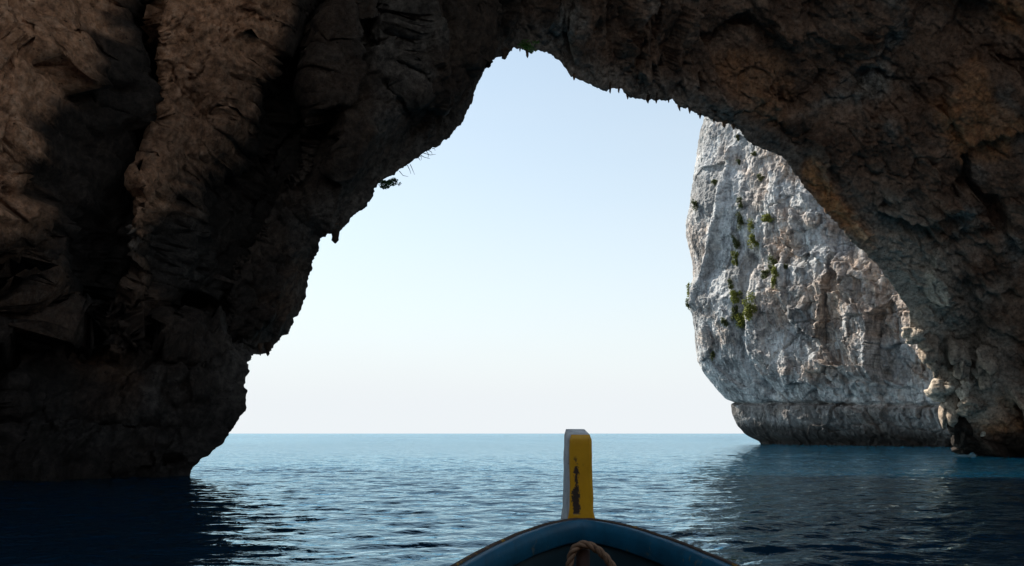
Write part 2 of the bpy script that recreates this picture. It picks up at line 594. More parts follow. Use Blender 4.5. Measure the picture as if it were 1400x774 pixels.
def build_arch():
    arr = np.array(LIP, float)
    pts = np.array([at(*p[:3]) for p in LIP])
    d2 = np.stack([arr[:, 0] - 700, 600 - arr[:, 1]], -1)
    seg = np.linalg.norm(np.diff(pts, axis=0), axis=1)
    cum = np.concatenate([[0], np.cumsum(seg)])
    NS = 1150
    t = np.linspace(0, cum[-1], NS)
    L = np.stack([np.interp(t, cum, pts[:, i]) for i in range(3)], -1)
    D = np.stack([np.interp(t, cum, d2[:, i]) for i in range(2)], -1)
    ker = np.hanning(61); ker /= ker.sum()
    D = np.stack([np.convolve(np.pad(D[:, i], 30, mode='edge'), ker, 'valid') for i in range(2)], -1)
    D /= np.linalg.norm(D, axis=1, keepdims=True)
    dirs = np.stack([D[:, 0], 0 * D[:, 0], D[:, 1]], -1)
    ph0 = np.interp(t, cum, arr[:, 3])
    ph0 = np.radians(np.convolve(np.pad(ph0, 30, mode='edge'), ker, 'valid'))
    # meridians: from the rim inwards over the visitors' heads
    rin = np.concatenate([np.linspace(0, 20.5, 310), 20.5 + np.cumsum(0.066 * 1.13 ** np.arange(1, 40))])
    rin = rin[rin < 56]
    P = [L]
    for a, b in zip(rin[:-1], rin[1:]):
        rm = 0.5 * (a + b)
        ph = ph0 + (np.radians(93) - ph0) * (rm / 40.0) ** 1.7 if rm < 40 else np.full_like(ph0, np.radians(93))
        P.append(P[-1] + (b - a) * (np.cos(ph)[:, None] * dirs + np.sin(ph)[:, None] * np.array([0, -1.0, 0])))
    inner = np.stack(P, 1)
    qs = np.array([0.12, 0.3, 0.6, 1.0, 1.5, 2.2, 3.2, 4.5, 6.5, 9, 13, 18, 26, 36])
    outer = L[:, None, :] + qs[::-1][None, :, None] * (dirs[:, None, :] * 0.92 + np.array([0, 0.55, 0]))
    base = np.concatenate([outer, inner], 1)
    no = len(qs)
    r = np.concatenate([-qs[::-1], rin])[None, :] * np.ones((NS, 1))
    X, Yc, Z = base[..., 0], base[..., 1], base[..., 2]
    nrm = grid_normals(base)
    s = np.sign((nrm[..., 1] * -1).mean())
    nrm = nrm * s                                  # looks into the cave

    # where the photograph's features lie on this rock
    sp = spot(base[:, no:])
    def on(px, py, h=0.0):
        q = spot(base[:, no:] - np.array([0, h, 0])) if h else sp
        k = np.argmin(((q - np.array([px, py])) ** 2).sum(-1))
        i, j = np.unravel_index(k, sp.shape[:2])
        return base[i, no + j][[0, 2]]
    def poly(*pp, h=0.0):
        return [on(*p, h) for p in pp]

    wob = base + 0.32 * np.stack([fbm(base * 0.6 + 5, 3), fbm(base * 0.6 + 55, 3), fbm(base * 0.6 + 95, 3)], -1)
    wx, wz = wob[..., 0], wob[..., 2]
    inside = sstep(0.2, 3.0, r)

    # left wall slabs
    slabs = [   # polygon, height, softness, tan amount (rock colour plus painted light)
        (poly((-40, -150), (150, -150), (138, 0), (126, 70), (104, 130), (70, 200), (50, 245), (26, 275), (-40, 300), h=1.9), 2.2, 0.26, 1.0),
        (poly((225, -150), (420, -120), (372, 0), (350, 35), (330, 70), (313, 130), (301, 192), (262, 212), (240, 232), (205, 275), (182, 330), (168, 300), (195, 205), (212, 120), h=1.8), 2.0, 0.20, 0.9),
        (poly((0, 285), (60, 262), (78, 330), (62, 420), (40, 560), (0, 640)), 1.1, 0.35, 0.08),
        (poly((95, 20), (150, 30), (120, 90), (80, 190), (70, 250), (50, 240), (80, 130)), 0.8, 0.25, 0.06),
        (poly((160, 330), (215, 300), (235, 400), (190, 470), (140, 450)), 0.9, 0.3, 0.10),
        (poly((430, 60), (520, 40), (560, 130), (530, 210), (470, 250), (440, 160)), 1.1, 0.4, 0.05),
        (poly((560, 20), (650, 40), (620, 140), (575, 190), (550, 120)), 0.9, 0.35, 0.03)]
    disp_y = np.zeros(r.shape)
    tan = np.zeros(r.shape)
    for pl, h, soft, tn in slabs:
        d = sd_poly(wx, wz, pl)
        m = np.clip((soft - d) / (2 * soft), 0, 1)
        disp_y += h * m
        tan = np.maximum(tan, tn * sstep(soft * 0.5, -soft * 0.5, d + 0.30 * fbm(base * 1.0, 4, 0.6)))
    gullies = [
        ([(470, -20), (430, 120), (420, 230), (380, 300)], 0.8, 0.5),
        ([(660, -20), (655, 60), (600, 170), (560, 215)], 0.6, 0.45),
        ([(1060, 165), (1085, 185), (1098, 178)], 1.7, 0.75),
        ([(250, 420), (300, 330), (350, 230)], 0.7, 0.6),
        ([(1240, 560), (1330, 552), (1400, 556), (1460, 552)], 0.5, 0.18)]
    for ln, dep, wd in gullies:
        d = sd_line(wx, wz, [on(*p) for p in ln])
        disp_y -= dep * np.exp(-(d / wd) ** 2)
    cleft_shade = np.zeros(r.shape)  # shade of the two deep clefts, painted as near-black colour
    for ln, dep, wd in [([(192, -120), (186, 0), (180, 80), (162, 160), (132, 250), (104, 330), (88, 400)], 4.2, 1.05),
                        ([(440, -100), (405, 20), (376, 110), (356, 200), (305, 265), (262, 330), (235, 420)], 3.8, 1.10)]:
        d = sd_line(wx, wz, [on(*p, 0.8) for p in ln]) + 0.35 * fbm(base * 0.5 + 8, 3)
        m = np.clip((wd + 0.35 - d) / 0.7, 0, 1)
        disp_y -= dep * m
        cleft_shade = np.maximum(cleft_shade, 0.88 * sstep(wd + 0.22, wd + 0.02, d + 0.22 * fbm(base * 1.1 + 4, 4, 0.6)))
    rust = np.zeros(r.shape)
    for pl, amt in [(poly((1270, 150), (1310, 95), (1335, 80), (1350, 130), (1392, 165), (1375, 215), (1340, 222), (1300, 200)), 0.55),
                    (poly((1105, 215), (1125, 245), (1165, 290), (1195, 330), (1190, 345), (1150, 315), (1115, 270), (1095, 235)), 0.9),
                    (poly((985, 90), (1010, 72), (1075, 80), (1090, 140), (1060, 165), (1030, 160), (1000, 130)), 0.3),
                    (poly((1360, 0), (1400, 0), (1400, 55), (1372, 40)), 0.6),
                    (poly((1310, 545), (1400, 530), (1420, 585), (1345, 590), (1322, 570)), 0.75),
                    (poly((100, 470), (180, 480), (190, 560), (120, 580)), 0.25),
                    (poly((360, 410), (410, 350), (425, 360), (395, 440)), 0.25)]:
        rust = np.maximum(rust, amt * sstep(0.5, -0.4, sd_poly(wx, wz, pl) + 0.5 * fbm(base * 0.7, 4)))
    grey = sstep(0.0, 0.35, fbm(base * 0.22 + 40, 4) - 0.10)
    grey = np.maximum(grey, sstep(2.6, 0.3, r + 0.8 * fbm(base * 0.8, 3)) * 0.7) * (1 - 0.8 * tan)
    grey = np.maximum(grey, 0.6 * sstep(1.5, -1.5, sd_line(X, Z, [on(1160, 250), on(1210, 330), on(1290, 420), on(1350, 500)]) + fbm(base * 0.6, 4)))

    light = sstep(-4, 9, X + 2.0 * fbm(base * 0.3 + 61, 3))  # right half painted lighter for the stronger light falling there
    wet_shade = 0.92 * sstep(9.5, 3.0, Z + 3.0 * fbm(base * 0.16 + 21, 4) + 0.10 * np.maximum(-X - 16, 0)) * sstep(4, -4, X)  # wet foot of the left wall, with its overhang shade painted in
    wet_shade = np.maximum(wet_shade, cleft_shade)
    wet_shade = np.maximum(wet_shade, 0.66 * sstep(11, 6, r + 3.0 * fbm(base * 0.25 + 14, 4)) * sstep(4, -1, X + 2 * fbm(base * 0.3 + 3, 2)))  # shade on the undercut left rock near the rim, painted as dark colour
    tan = tan * (1 - cleft_shade)
    wet_shade = np.maximum(wet_shade, 0.9 * sstep(2.6, 0.9, Z + 0.9 * fbm(base * 0.5 + 21, 3)))
    # general relief: leaning ribs and slabs, angular blocks, fine roughness, all following the stepped slabs
    nb = base.copy()
    nb[..., 1] -= disp_y * inside
    nrm2 = grid_normals(nb) * s
    w_in = sstep(0.5, 3.0, r)[..., None]
    nrm = nrm * (1 - w_in) + nrm2 * w_in
    nrm /= np.linalg.norm(nrm, axis=-1, keepdims=True) + 1e-9
    th = np.radians(66 + 66 * sstep(-8, 14, X))
    wp = nb + 0.9 * np.stack([fbm(base * 0.13, 2), fbm(base * 0.13 + 33, 2), fbm(base * 0.13 + 71, 2)], -1)
    al = wp[..., 0] * np.cos(th) + wp[..., 2] * np.sin(th)
    ac = -wp[..., 0] * np.sin(th) + wp[..., 2] * np.cos(th)
    lean = np.stack([ac, wp[..., 1] * 0.9, al * 0.36], -1)
    big = 1.3 * fbm(base * 0.10 + 3, 2)
    bed = 0.55 * fbm(lean * 0.22 + 4, 2, 0.45, True)
    warp = np.stack([noise(nb * 1.6), noise(nb * 1.6 + 9), noise(nb * 1.6 + 19)], -1)
    cr1, bl1 = cells(lean * np.array([0.26, 0.26, 0.42]) + 0.06 * warp)
    cr2, bl2 = cells(lean * np.array([0.70, 0.7, 1.1]) + 0.10 * warp + 31)
    cr3, bl3 = cells(lean * np.array([1.9, 1.9, 2.6]) + 0.20 * warp + 57)
    broken = sstep(-0.25, 0.25, fbm(base * 0.17 + 90, 3))
    calm = 1 - 0.40 * np.clip(tan, 0, 1)
    fine = 0.18 * fbm(nb * 1.2, 5, 0.68) + 0.12 * fbm(nb * 3.0, 4, 0.66, True) 
    disp = inside * (big * 0.8 + calm * (bed + 1.45 * bl1 - 0.09 * np.exp(-(cr1 / 0.05) ** 2)))
    disp += sstep(-0.5, 1.6, r) * calm * ((0.25 + 0.75 * broken) * (0.58 * bl2 - 0.03 * np.exp(-(cr2 / 0.06) ** 2)) + (0.3 + 0.7 * broken) * 0.20 * bl3) + fine * (0.5 + 0.5 * inside)
    # thin cracks down the smooth slabs
    crk = np.abs(noise(lean * np.array([0.9, 0.9, 0.8]) + 13 + 0.3 * warp))
    disp -= 0.30 * np.exp(-(crk / 0.03) ** 2) * np.clip(tan, 0, 1) * inside
    co = nb + nrm * disp[..., None]
    # ragged rim
    rim = np.exp(-(r / 0.8) ** 2)
    rag = 0.20 * fbm(base * 1.6 + 7, 4, 0.6) + 0.10 * np.abs(noise(base * 3.3))
    co += dirs[:, None, :] * (rim * rag)[..., None]
    low_right = sstep(24, 30, X) * sstep(24, 15, Z)
    pale = low_right * sstep(7.5, 1.5, r + 3.0 * fbm(base * 0.4 + 77, 4)) * 0.82 * sstep(1.5, 4.0, Z + 1.5 * fbm(base * 0.4 + 17, 3))  # side light on the lower right rock, put into its colour
    me = grid_mesh('rock_vault', co, wrap=True, attrs={'tan': tan, 'rust': rust, 'grey': grey, 'pale': pale, 'light': light, 'wet_shade': wet_shade})
    return L, dirs, co, no, me

L_RIM, D_RIM, ARCH_CO, ARCH_NO, arch_me = build_arch()
arch = thing('sea_arch', 'huge dark brown limestone sea arch framing the sky and sea', 'rock arch', (0, 45, 0))
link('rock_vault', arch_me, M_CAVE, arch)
SP_ARCH = spot(ARCH_CO[:, ARCH_NO:])

def arch_point(px, py):
    k = np.argmin(((SP_ARCH - np.array([px, py])) ** 2).sum(-1))
    i, j = np.unravel_index(k, SP_ARCH.shape[:2])
    return ARCH_CO[i, ARCH_NO + j]

def build_rear_blocker():
    """unseen rock wall added behind the camera to block low rear light, open above"""
    th = np.linspace(R(-8), R(188), 260)
    hz = np.linspace(0, 1, 60)
    T, Hh = np.meshgrid(th, hz, indexing='ij')
    top = 21 + 7 * fbm(np.stack([np.cos(T) * 2, np.sin(T) * 2, T * 0], -1), 3)
    rad = 46 + 5 * Hh ** 2
    base = np.stack([3 - rad * np.cos(T) * 1.12, 12 - rad * np.sin(T) * 0.78, -3 + (top + 3) * Hh], -1)
    back = base[:, ::-1] + np.stack([-8 * np.cos(T), -8 * np.sin(T), 0 * T], -1)
    ring_ = np.concatenate([base, back], 1)
    n = np.stack([np.cos(np.concatenate([T, T], 1)), np.sin(np.concatenate([T, T], 1)), 0 * ring_[..., 0]], -1)
    ring_ = ring_ + n * (1.8 * fbm(ring_ * 0.15, 4) + 0.6 * fbm(ring_ * 0.6, 3, 0.5, True))[..., None]
    o = link('added_rear_blocker', grid_mesh('added_rear_blocker', ring_, wrap=True), M_CAVE)  # out of view, added for its effect on the light
    o['kind'] = 'structure'
build_rear_blocker()

def rock_lump(name, c, size, seed, mat, parent, attrs=(), squash=(1, 1, 1), sub=4):
    bm = bmesh.new()
    bmesh.ops.create_icosphere(bm, subdivisions=sub, radius=1.0)
    v = np.array([x.co for x in bm.verts], np.float32)
    cr, bl = cells(v * 0.95 + seed * 3.7)
    d = 0.9 + 0.55 * bl - 0.12 * np.exp(-(cr / 0.1) ** 2) + 0.30 * fbm(v * 1.7 + seed, 5, 0.65)
    v = v * d[:, None] * np.array(squash) * size
    for x, q in zip(bm.verts, v):
        x.co = q
    me = bpy.data.meshes.new(name)
    bm.to_mesh(me); bm.free()
    for p in me.polygons:
        p.use_smooth = sub > 2
    for a, val in attrs:
        z = me.attributes.new(a, 'FLOAT', 'POINT')
        z.data.foreach_set('value', np.full(len(me.vertices), val, np.float32))
    o = link(name, me, mat)
    o.location = tuple(map(float, c))
    if parent:
        o.parent = parent
        o.matrix_parent_inverse = parent.matrix_basis.inverted()
    return o
bpy.context.view_layer.update()
for px, py, Y, sz, sq, pl in [(1254, 456, 66.2, 1.0, (1, 0.9, 0.75), 0.9), (1287, 530, 67.8, 1.15, (1.1, 1, 0.8), 0.9),
                              (1319, 527, 66.8, 1.0, (0.75, 1, 1.1), 0.85), (1297, 556, 68.4, 1.0, (0.7, 0.9, 1.5), 0.5),
                              (1310, 586, 69, 1.0, (0.8, 1, 1.3), 0.1), (1330, 608, 69.4, 1.1, (1.3, 1, 0.7), 0.0),
                              (1277, 495, 67, 0.8, (0.75, 0.9, 1.4), 0.5),
                              (1268, 478, 66.4, 0.9, (0.9, 1, 1.2), 0.5), (1330, 556, 66.6, 0.9, (1.2, 1, 0.8), 0.6),
                              (1345, 500, 65.5, 1.1, (0.9, 0.8, 1.4), 0.45), (1310, 490, 65.8, 0.9, (0.8, 0.8, 1.5), 0.5)]:
    rock_lump('rock_knob', at(px, py, Y), sz, px, M_CAVE, arch, (('pale', pl), ('tan', 0.3), ('wet_shade', 0.95 if py > 570 else 0.0)), sq)
rock_lump('white_stone', at(1345, 594, 68.2), 0.30, 3, M_CAVE, arch, (('pale', 1.0),), (1, 0.8, 1.1), 1)['label'] = 'small bright white stone'

def stalactite(px, py, Y, length, rad, lean=0.0):
    top = at(px, py, Y)
    n = 7
    pts, rr = [], []
    for i in range(n):
        t = i / (n - 1)
        pts.append((top[0] + lean * length * t + random.uniform(-.12, .12) * rad, Y + random.uniform(-.1, .1) * rad, top[2] + 0.45 - (length + 0.45) * t))
        rr.append(rad * (1.25 - t) ** 0.8 * random.uniform(0.75, 1.2) if i < n - 1 else rad * 0.12)
    V, Fc = tube(pts, rr, 9)
    o = link('stalactite', mesh_from('stalactite', V, Fc, True), M_CAVE, arch)
    return o
for a in [(459, 317, 43.6, 0.62, 0.34, 0.0), (711, 67, 49, 0.18, 0.10), (721, 71, 49.2, 0.40, 0.16), 
          (785, 104, 51, 0.30, 0.14), (834, 122, 52.2, 0.30, 0.11), (846, 122, 52.5, 0.28, 0.10),
          (858, 131, 52.9, 0.25, 0.15), (886, 137, 53.5, 0.22, 0.2), (897, 136, 53.8, 0.3, 0.12), (914, 137, 54.3, 0.2, 0.1),
          (927, 139, 54.8, 0.68, 0.17, 0.15), (943, 151, 55.1, 0.25, 0.12), (957, 155, 55.4, 0.40, 0.13), (976, 163, 55.9, 0.3, 0.13),
          (990, 168, 56.2, 0.35, 0.25), (1003, 172, 56.7, 0.3, 0.2), (690, 76, 48.3, 0.25, 0.3), (366, 482, 44.2, 0.18, 0.2), (356, 482, 43.5, 0.16, 0.15)]:
    stalactite(*a)

# ------------------------------------------------------------------ far cliff
CLIFF_EDGE = [(972, 100), (966, 150), (961, 167), (956, 185), (953, 215), (949, 240), (944, 272), (938, 305), (939, 325), (945, 352), (948, 380),
              (943, 394), (941, 418), (947, 432), (950, 468), (953, 494), (963, 513), (983, 536), (993, 547), (998, 551), (1000, 565), (1003, 583),
              (1009, 594), (1018, 604), (1024, 612), (1030, 630)]
def build_cliff():
    NZ, NU = 720, 560
    z = np.concatenate([np.linspace(-4, 0, 8)[:-1], np.linspace(0, 62, NZ), np.linspace(62, 80, 14)[1:]])
    ez = np.array([at(px, py, 150)[2] for px, py in CLIFF_EDGE])[::-1]
    ex = np.array([at(px, py, 150)[0] for px, py in CLIFF_EDGE])[::-1]
    edge = np.interp(z, ez, ex)
    x0 = at(1000, 565, 150)[0]
    # plan: hidden back, corner, long face running towards the arch
    plan = np.array([(x0 + 46, 196), (x0 + 30, 186), (x0 + 16, 171), (x0 + 6.5, 159.5), (x0 + 1.6, 153.5), (x0, 150), (x0 + 0.9, 146.5), (x0 + 3.2, 142),
                     (x0 + 8, 134), (x0 + 14, 124.5), (x0 + 21, 113), (x0 + 30, 101), (x0 + 46, 92)], float)
    cum = np.concatenate([[0], np.cumsum(np.linalg.norm(np.diff(plan, axis=0), axis=1))])
    ci = cum[5]
    u = np.concatenate([np.linspace(0, ci - 9, 30)[:-1], np.linspace(ci - 9, ci + 46, NU), np.linspace(ci + 46, cum[-1], 20)[1:]])
    px = np.interp(u, cum, plan[:, 0]); py = np.interp(u, cum, plan[:, 1])
    ker = np.hanning(31); ker /= ker.sum()
    px = np.convolve(np.pad(px, 15, mode='edge'), ker, 'valid'); py = np.convolve(np.pad(py, 15, mode='edge'), ker, 'valid')
    tang = np.stack([np.gradient(px), np.gradient(py)], -1)
    tang /= np.linalg.norm(tang, axis=1, keepdims=True)
    nx, ny = tang[:, 1], -tang[:, 0]
    sgn = np.sign(-nx[len(nx) // 2])
    nx, ny = nx * sgn, ny * sgn
    U, Zz = np.meshgrid(u, z, indexing='ij')
    off = (edge - x0)[None, :]                       # how the corner leans, felt less along the face
    along = np.clip((U - ci) / 40.0, -1, 1)
    off = off * (1 - 0.55 * np.clip(along, 0, 1))
    base = np.stack([px[:, None] + off, py[:, None] + 0 * Zz, Zz], -1)
    N = np.stack([nx[:, None] + 0 * Zz, ny[:, None] + 0 * Zz, 0 * Zz], -1)
    face = sstep(ci - 1.5, ci + 5, U)
    right = sstep(ci + 10, ci + 22, U)
    vert = base * np.array([1, 1, 0.30])
    w = np.stack([noise(base * 0.3), noise(base * 0.3 + 9), noise(base * 0.3 + 19)], -1)
    c1, b1 = cells(base * np.array([0.15, 0.15, 0.10]) + 0.12 * w)
    c2, b2 = cells(base * np.array([0.42, 0.42, 0.34]) + 0.12 * w)
    c3, b3 = cells(base * np.array([1.15, 1.15, 0.95]) + 0.25 * w)
    upper = sstep(8.0, 11.0, Zz)
    disp = face * (2.2 * fbm(base * 0.055 + 2, 3) + 1.9 * b1 * (0.32 + 0.9 * right) * (0.45 + 0.55 * upper))
    disp += (0.25 + 0.75 * face) * (0.52 * b2 * (0.25 + 1.0 * right) * (0.75 + 0.25 * upper) - 0.18 * right * np.exp(-(c2 / 0.06) ** 2))
    disp += (0.5 + 0.5 * face) * (0.40 * fbm(vert * 0.6, 5, 0.6, True) * (0.4 + 0.6 * upper) + 0.26 * b3 * (0.35 + 0.65 * right) + 0.42 * fbm(base * 0.6, 6, 0.66))
    # diagonal rib on the left of the face and a dark cleft under it
    rib = np.array([on for on in [(ci + 2, 24), (ci + 5, 31), (ci + 9.5, 39), (ci + 10, 50)]], float)
    d = sd_line(U, Zz, rib)
    disp += 1.2 * np.exp(-(d / 0.9) ** 2) * face
    cleft = np.array([(ci + 11.5, 9), (ci + 11, 16), (ci + 12.5, 24), (ci + 13.5, 30)], float)
    disp -= 1.7 * np.exp(-(sd_line(U, Zz, cleft) / 1.0) ** 2)
    # bedding notch low on the face, foot undercut by the sea
    zn = 7.0 - 0.035 * (U - ci) + 0.55 * fbm(np.stack([U * 0.16, U * 0, U * 0], -1), 4, 0.6)
    disp -= 1.5 * np.exp(-((Zz - zn) / 0.26) ** 2) * sstep(ci - 6, ci, U) * (0.65 + 0.8 * noise(base * 0.2))
    disp += 0.12 * sstep(0.25, -0.4, Zz - zn) * sstep(2.6, 4.6, Zz) * right
    disp -= 0.9 * np.exp(-((Zz - 0.3) / 0.8) ** 2) + 1.5 * sstep(5.5, 0.0, Zz)
    zb = 18.5 + 0.2 * noise(np.stack([U * 0.2, U * 0, U * 0], -1))
    disp -= 0.35 * np.exp(-((Zz - zb) / 0.16) ** 2) * right
    co = base + N * disp[..., None]
    tide = sstep(6.6, 2.6, Zz + 1.1 * fbm(base * 0.35, 4) + 0.05 * (U - ci)) * 0.95
    tide = np.maximum(tide, 0.55 * sstep(0.3, -0.6, Zz - zn + 0.8 * fbm(base * 0.3 + 6, 4)))
    warm = right * sstep(-0.12, 0.22, fbm(base * 0.12 + 8, 4) + 0.12 * sstep(20, 34, Zz)) * 0.85 * upper  # tan limestone, with sunlit highlights also put into the colour
    warm = np.maximum(warm, 0.30 * sstep(4.0, 5.5, Zz) * sstep(zn + 0.3, zn - 0.3, Zz))
    me = grid_mesh('rock_face', co, attrs={'tide': tide, 'warm': warm}, flip=True)
    return co, me
CLIFF_CO, cliff_me = build_cliff()
cliff = thing('cliff', 'pale grey sunlit limestone cliff rising from the sea behind the arch', 'cliff', (45, 140, 0))
link('rock_face', cliff_me, M_CLIFF, cliff)
SP_CLIFF = spot(CLIFF_CO)

def cliff_point(px, py):
    k = np.argmin(((SP_CLIFF - np.array([px, py])) ** 2).sum(-1) + 0.02 * (CLIFF_CO[..., 1] - 120))
    i, j = np.unravel_index(k, SP_CLIFF.shape[:2])
    return CLIFF_CO[i, j]

# ------------------------------------------------------------------ plants
def leaf_cloud(n, size, leaf, seed, hang=0.0):
    rng = random.Random(seed)
    V, Fc = [], []
    lobes = [(Vector((rng.uniform(-.6, .6) * size[0], rng.uniform(-.5, .5) * size[1], rng.uniform(-.8, .8) * size[2])), rng.uniform(.3, .6)) for _ in range(9)]
    for i in range(n):
        c, rad = rng.choice(lobes)
        d = Vector((rng.gauss(0, 1), rng.gauss(0, 1), rng.gauss(0, 1))).normalized() * rng.random() ** 0.5 * rad
        p = c + Vector((d.x * size[0], d.y * size[1], d.z * size[2]))
        p.z -= hang * rng.random()
        a = Vector((rng.gauss(0, 1), rng.gauss(0, 1), rng.gauss(0, .6))).normalized()
        b = a.orthogonal().normalized()
        b = (b + a.cross(b) * rng.uniform(-1, 1)).normalized()
        l, w = leaf * rng.uniform(.6, 1.3), leaf * rng.uniform(.25, .45)
        k = len(V)
        nrm = a.cross(b) * l * 0.15
        V += [p - a * l * .5, p + b * w - nrm, p + a * l * .5, p - b * w - nrm]
        Fc += [(k, k + 1, k + 2), (k, k + 2, k + 3)]
    return V, Fc

SHRUBS = [  # px, py, half width px, half height px, tone, label
    (1033, 317, 9, 17, 0, 'tall olive green shrub, largest on the upper cliff face'),
    (1027, 418, 9, 14, 0, 'yellow-green shrub below the dark cleft, tallest of the lower cliff cluster'),
    (1017, 437, 9, 11, 0, 'yellow-green shrub at the foot of the lower cliff cluster'),
    (1007, 406, 8, 9, 0, 'olive shrub left of the yellow-green pair on the lower cliff'),
    (1006, 428, 5, 8, 1, 'small dark shrub beneath the olive shrub on the lower cliff'),
    (1060, 380, 6, 12, 0, 'narrow green shrub in the shaded recess mid cliff'),
    (1048, 376, 6, 7, 1, 'dark shrub beside the narrow shrub mid cliff'),
    (1058, 362, 7, 10, 1, 'dark bushy shrub above the shaded recess mid cliff'),
    (1006, 353, 5, 9, 0, 'small upright green shrub left of the shaded recess'),
    (1007, 330, 6, 8, 1, 'small dark shrub at the left of the large olive shrub'),
    (1012, 303, 6, 9, 1, 'brownish dry shrub up and left of the large olive shrub'),
    (1049, 298, 11, 5, 0, 'low flat green shrub above the large olive shrub'),
    (1040, 243, 6, 4, 1, 'dark green tuft near the top of the cliff under the arch'),
    (1032, 211, 4, 3, 1, 'tiny dark tuft high on the cliff under the arch rim'),
    (1010, 190, 3, 4, 1, 'tiny tuft highest on the cliff beside the arch rim'),
    (1011, 223, 3, 4, 1, 'tiny tuft on the pale streaked upper cliff'),
    (978, 250, 5, 5, 1, 'dark tuft on the pale left flank of the upper cliff'),
    (952, 278, 5, 7, 1, 'dark tuft at the left edge of the upper cliff'),
    (1013, 277, 4, 6, 1, 'small tuft on the diagonal rib of the cliff'),
    (944, 397, 4, 9, 0, 'shrub jutting out at the left edge of the cliff'),
    (943, 416, 4, 6, 1, 'small shrub lowest on the left edge of the cliff'),
    (976, 487, 3, 6, 1, 'lone dark tuft low on the cliff above the notch'),
    (992, 440, 5, 6, 1, 'small dark tuft on the lower left part of the cliff'),
    (1075, 364, 3, 6, 1, 'tiny dark tuft right of the shaded recess'),
    (1000, 388, 4, 6, 1, 'tiny dark tuft above the lower cliff cluster')]
for q, (px, py, hw, hh, tone, lab) in enumerate(SHRUBS):
    c = cliff_point(px, py)
    sc = c[1] / F
    w, h = 1.2 * hw * sc, 1.15 * hh * sc
    V, Fc = leaf_cloud(150 + int(18 * hw * hh * 0.5), (w * 1.05, w * 0.7, h * 1.05), 0.26 if tone else 0.30, 100 + q)
    tv, tf = tube([(0.5, 0.5, -h * .8), (0.1, 0.1, -h * .3), (0, 0, h * .3)], [0.08, 0.06, 0.02], 6)
    k = len(V)
    V += tv; Fc += [tuple(i + k for i in f) for f in tf]
    me = mesh_from('shrub', V, Fc)
    o = link('shrub', me, [M_SHRUB if tone == 0 else M_SHRUB_DARK, M_TWIG])
    me.polygons.foreach_set('material_index', np.array([0] * (len(Fc) - len(tf)) + [1] * len(tf), np.int32))
    o.location = (c[0] - 0.25, c[1] - 0.25, c[2])
    tag(o, lab, 'shrub', 'shrubs growing on the cliff')

def hanging_plant(px, py, Y, size, n, leaf, mat, name, label):
    c = at(px, py, Y)
    root = thing(name, label, 'plant', tuple(map(float, c)))
    bpy.context.view_layer.update()
    V, Fc = leaf_cloud(n, size, leaf, px)
    f = link('foliage', mesh_from('foliage', V, Fc), mat)
    f.parent = root
    rng = random.Random(py)
    for k in range(4):
        e = (rng.uniform(-.7, .9) * size[0], rng.uniform(-.5, .5) * size[1], rng.uniform(-.7, .4) * size[2])
        tv, tf = tube([(-size[0] * 1.1, 0.3, size[2] * 1.0), (-size[0] * .4, 0.1, size[2] * .3), e], [0.022, 0.016, 0.006], 6)
        s = link('stem', mesh_from('stem', tv, tf, True), M_TWIG)
        s.parent = root
hanging_plant(531, 251, 43.4, (0.62, 0.42, 0.28), 420, 0.14, M_LEAF, 'hanging_bush', 'small dark green bush hanging from the left rim of the arch')
hanging_plant(722, 63, 47.2, (0.72, 0.5, 0.30), 520, 0.11, M_FERN, 'fern_clump', 'bright green clump growing at the top of the arch')

def dry_twigs(spots, label):
    root = thing('dry_twig_cluster', label, 'twigs', tuple(map(float, at(*spots[0][0]))))
    bpy.context.view_layer.update()
    for a, mid, b in spots:
        V, Fc = tube([at(*a), at(*mid), at(*b)], [0.022, 0.016, 0.007], 6)
        link('twig', mesh_from('twig', V, Fc, True), M_TWIG, root)
dry_twigs([((578, 209, 45.5), (588, 212, 45.4), (596, 211, 45.3)), ((583, 207, 45.6), (586, 211, 45.5), (585, 217, 45.5)),
           ((572, 213, 45.4), (576, 214, 45.4), (576, 219, 45.3)), ((575, 212, 45.4), (580, 215, 45.3), (588, 217, 45.2)),
           ((585, 205, 45.6), (590, 208, 45.5), (591, 212, 45.5)), ((591, 203, 45.7), (594, 203, 45.7), (595, 206, 45.6)),
           ((570, 213, 45.4), (573, 217, 45.3), (575, 220, 45.3))], 'dry bare twigs sticking out of the left rim, the upper bunch')
dry_twigs([((546, 234, 45), (551, 240, 44.9), (558, 241.5, 44.8)), ((557, 226, 45.2), (560, 232, 45.1), (562, 238, 45)),
           ((561, 225, 45.2), (564, 232, 45.1), (567, 239, 45))], 'few thin bare twigs just above the hanging bush')

# ------------------------------------------------------------------ boat
AX, STEM = 0.262, 3.27            # keel line x, bow y
k = paint_material('blue_paint', (0.004, 0.125, 0.22), (0.12, 0.15, 0.14), 0.62, 0.5, 9)
M_BLUE = k.m
M_TEAL = paint_material('teal_paint', (0.016, 0.050, 0.062), (0.03, 0.035, 0.035), 0.70, 0.6, 6).m
M_RAIL = paint_material('worn_rail', (0.085, 0.052, 0.034), (0.36, 0.19, 0.02), 0.57, 0.7, 9).m
M_YEDGE = paint_material('yellow_edge', (0.50, 0.27, 0.02), (0.10, 0.06, 0.03), 0.56, 0.55, 11).m
M_WHITE = paint_material('white_paint', (0.80, 0.79, 0.77), (0.16, 0.14, 0.13), 0.60, 0.55, 13).m
M_ROPE = paint_material('rope_fibre', (0.30, 0.175, 0.10), (0.10, 0.06, 0.04), 0.60, 0.9, 40).m
M_PEG = paint_material('peg_wood', (0.085, 0.045, 0.032), (0.04, 0.03, 0.025), 0.60, 0.8, 20).m
M_DECK = paint_material('deck_wood', (0.12, 0.10, 0.08), (0.06, 0.05, 0.04), 0.57, 0.7, 9).m

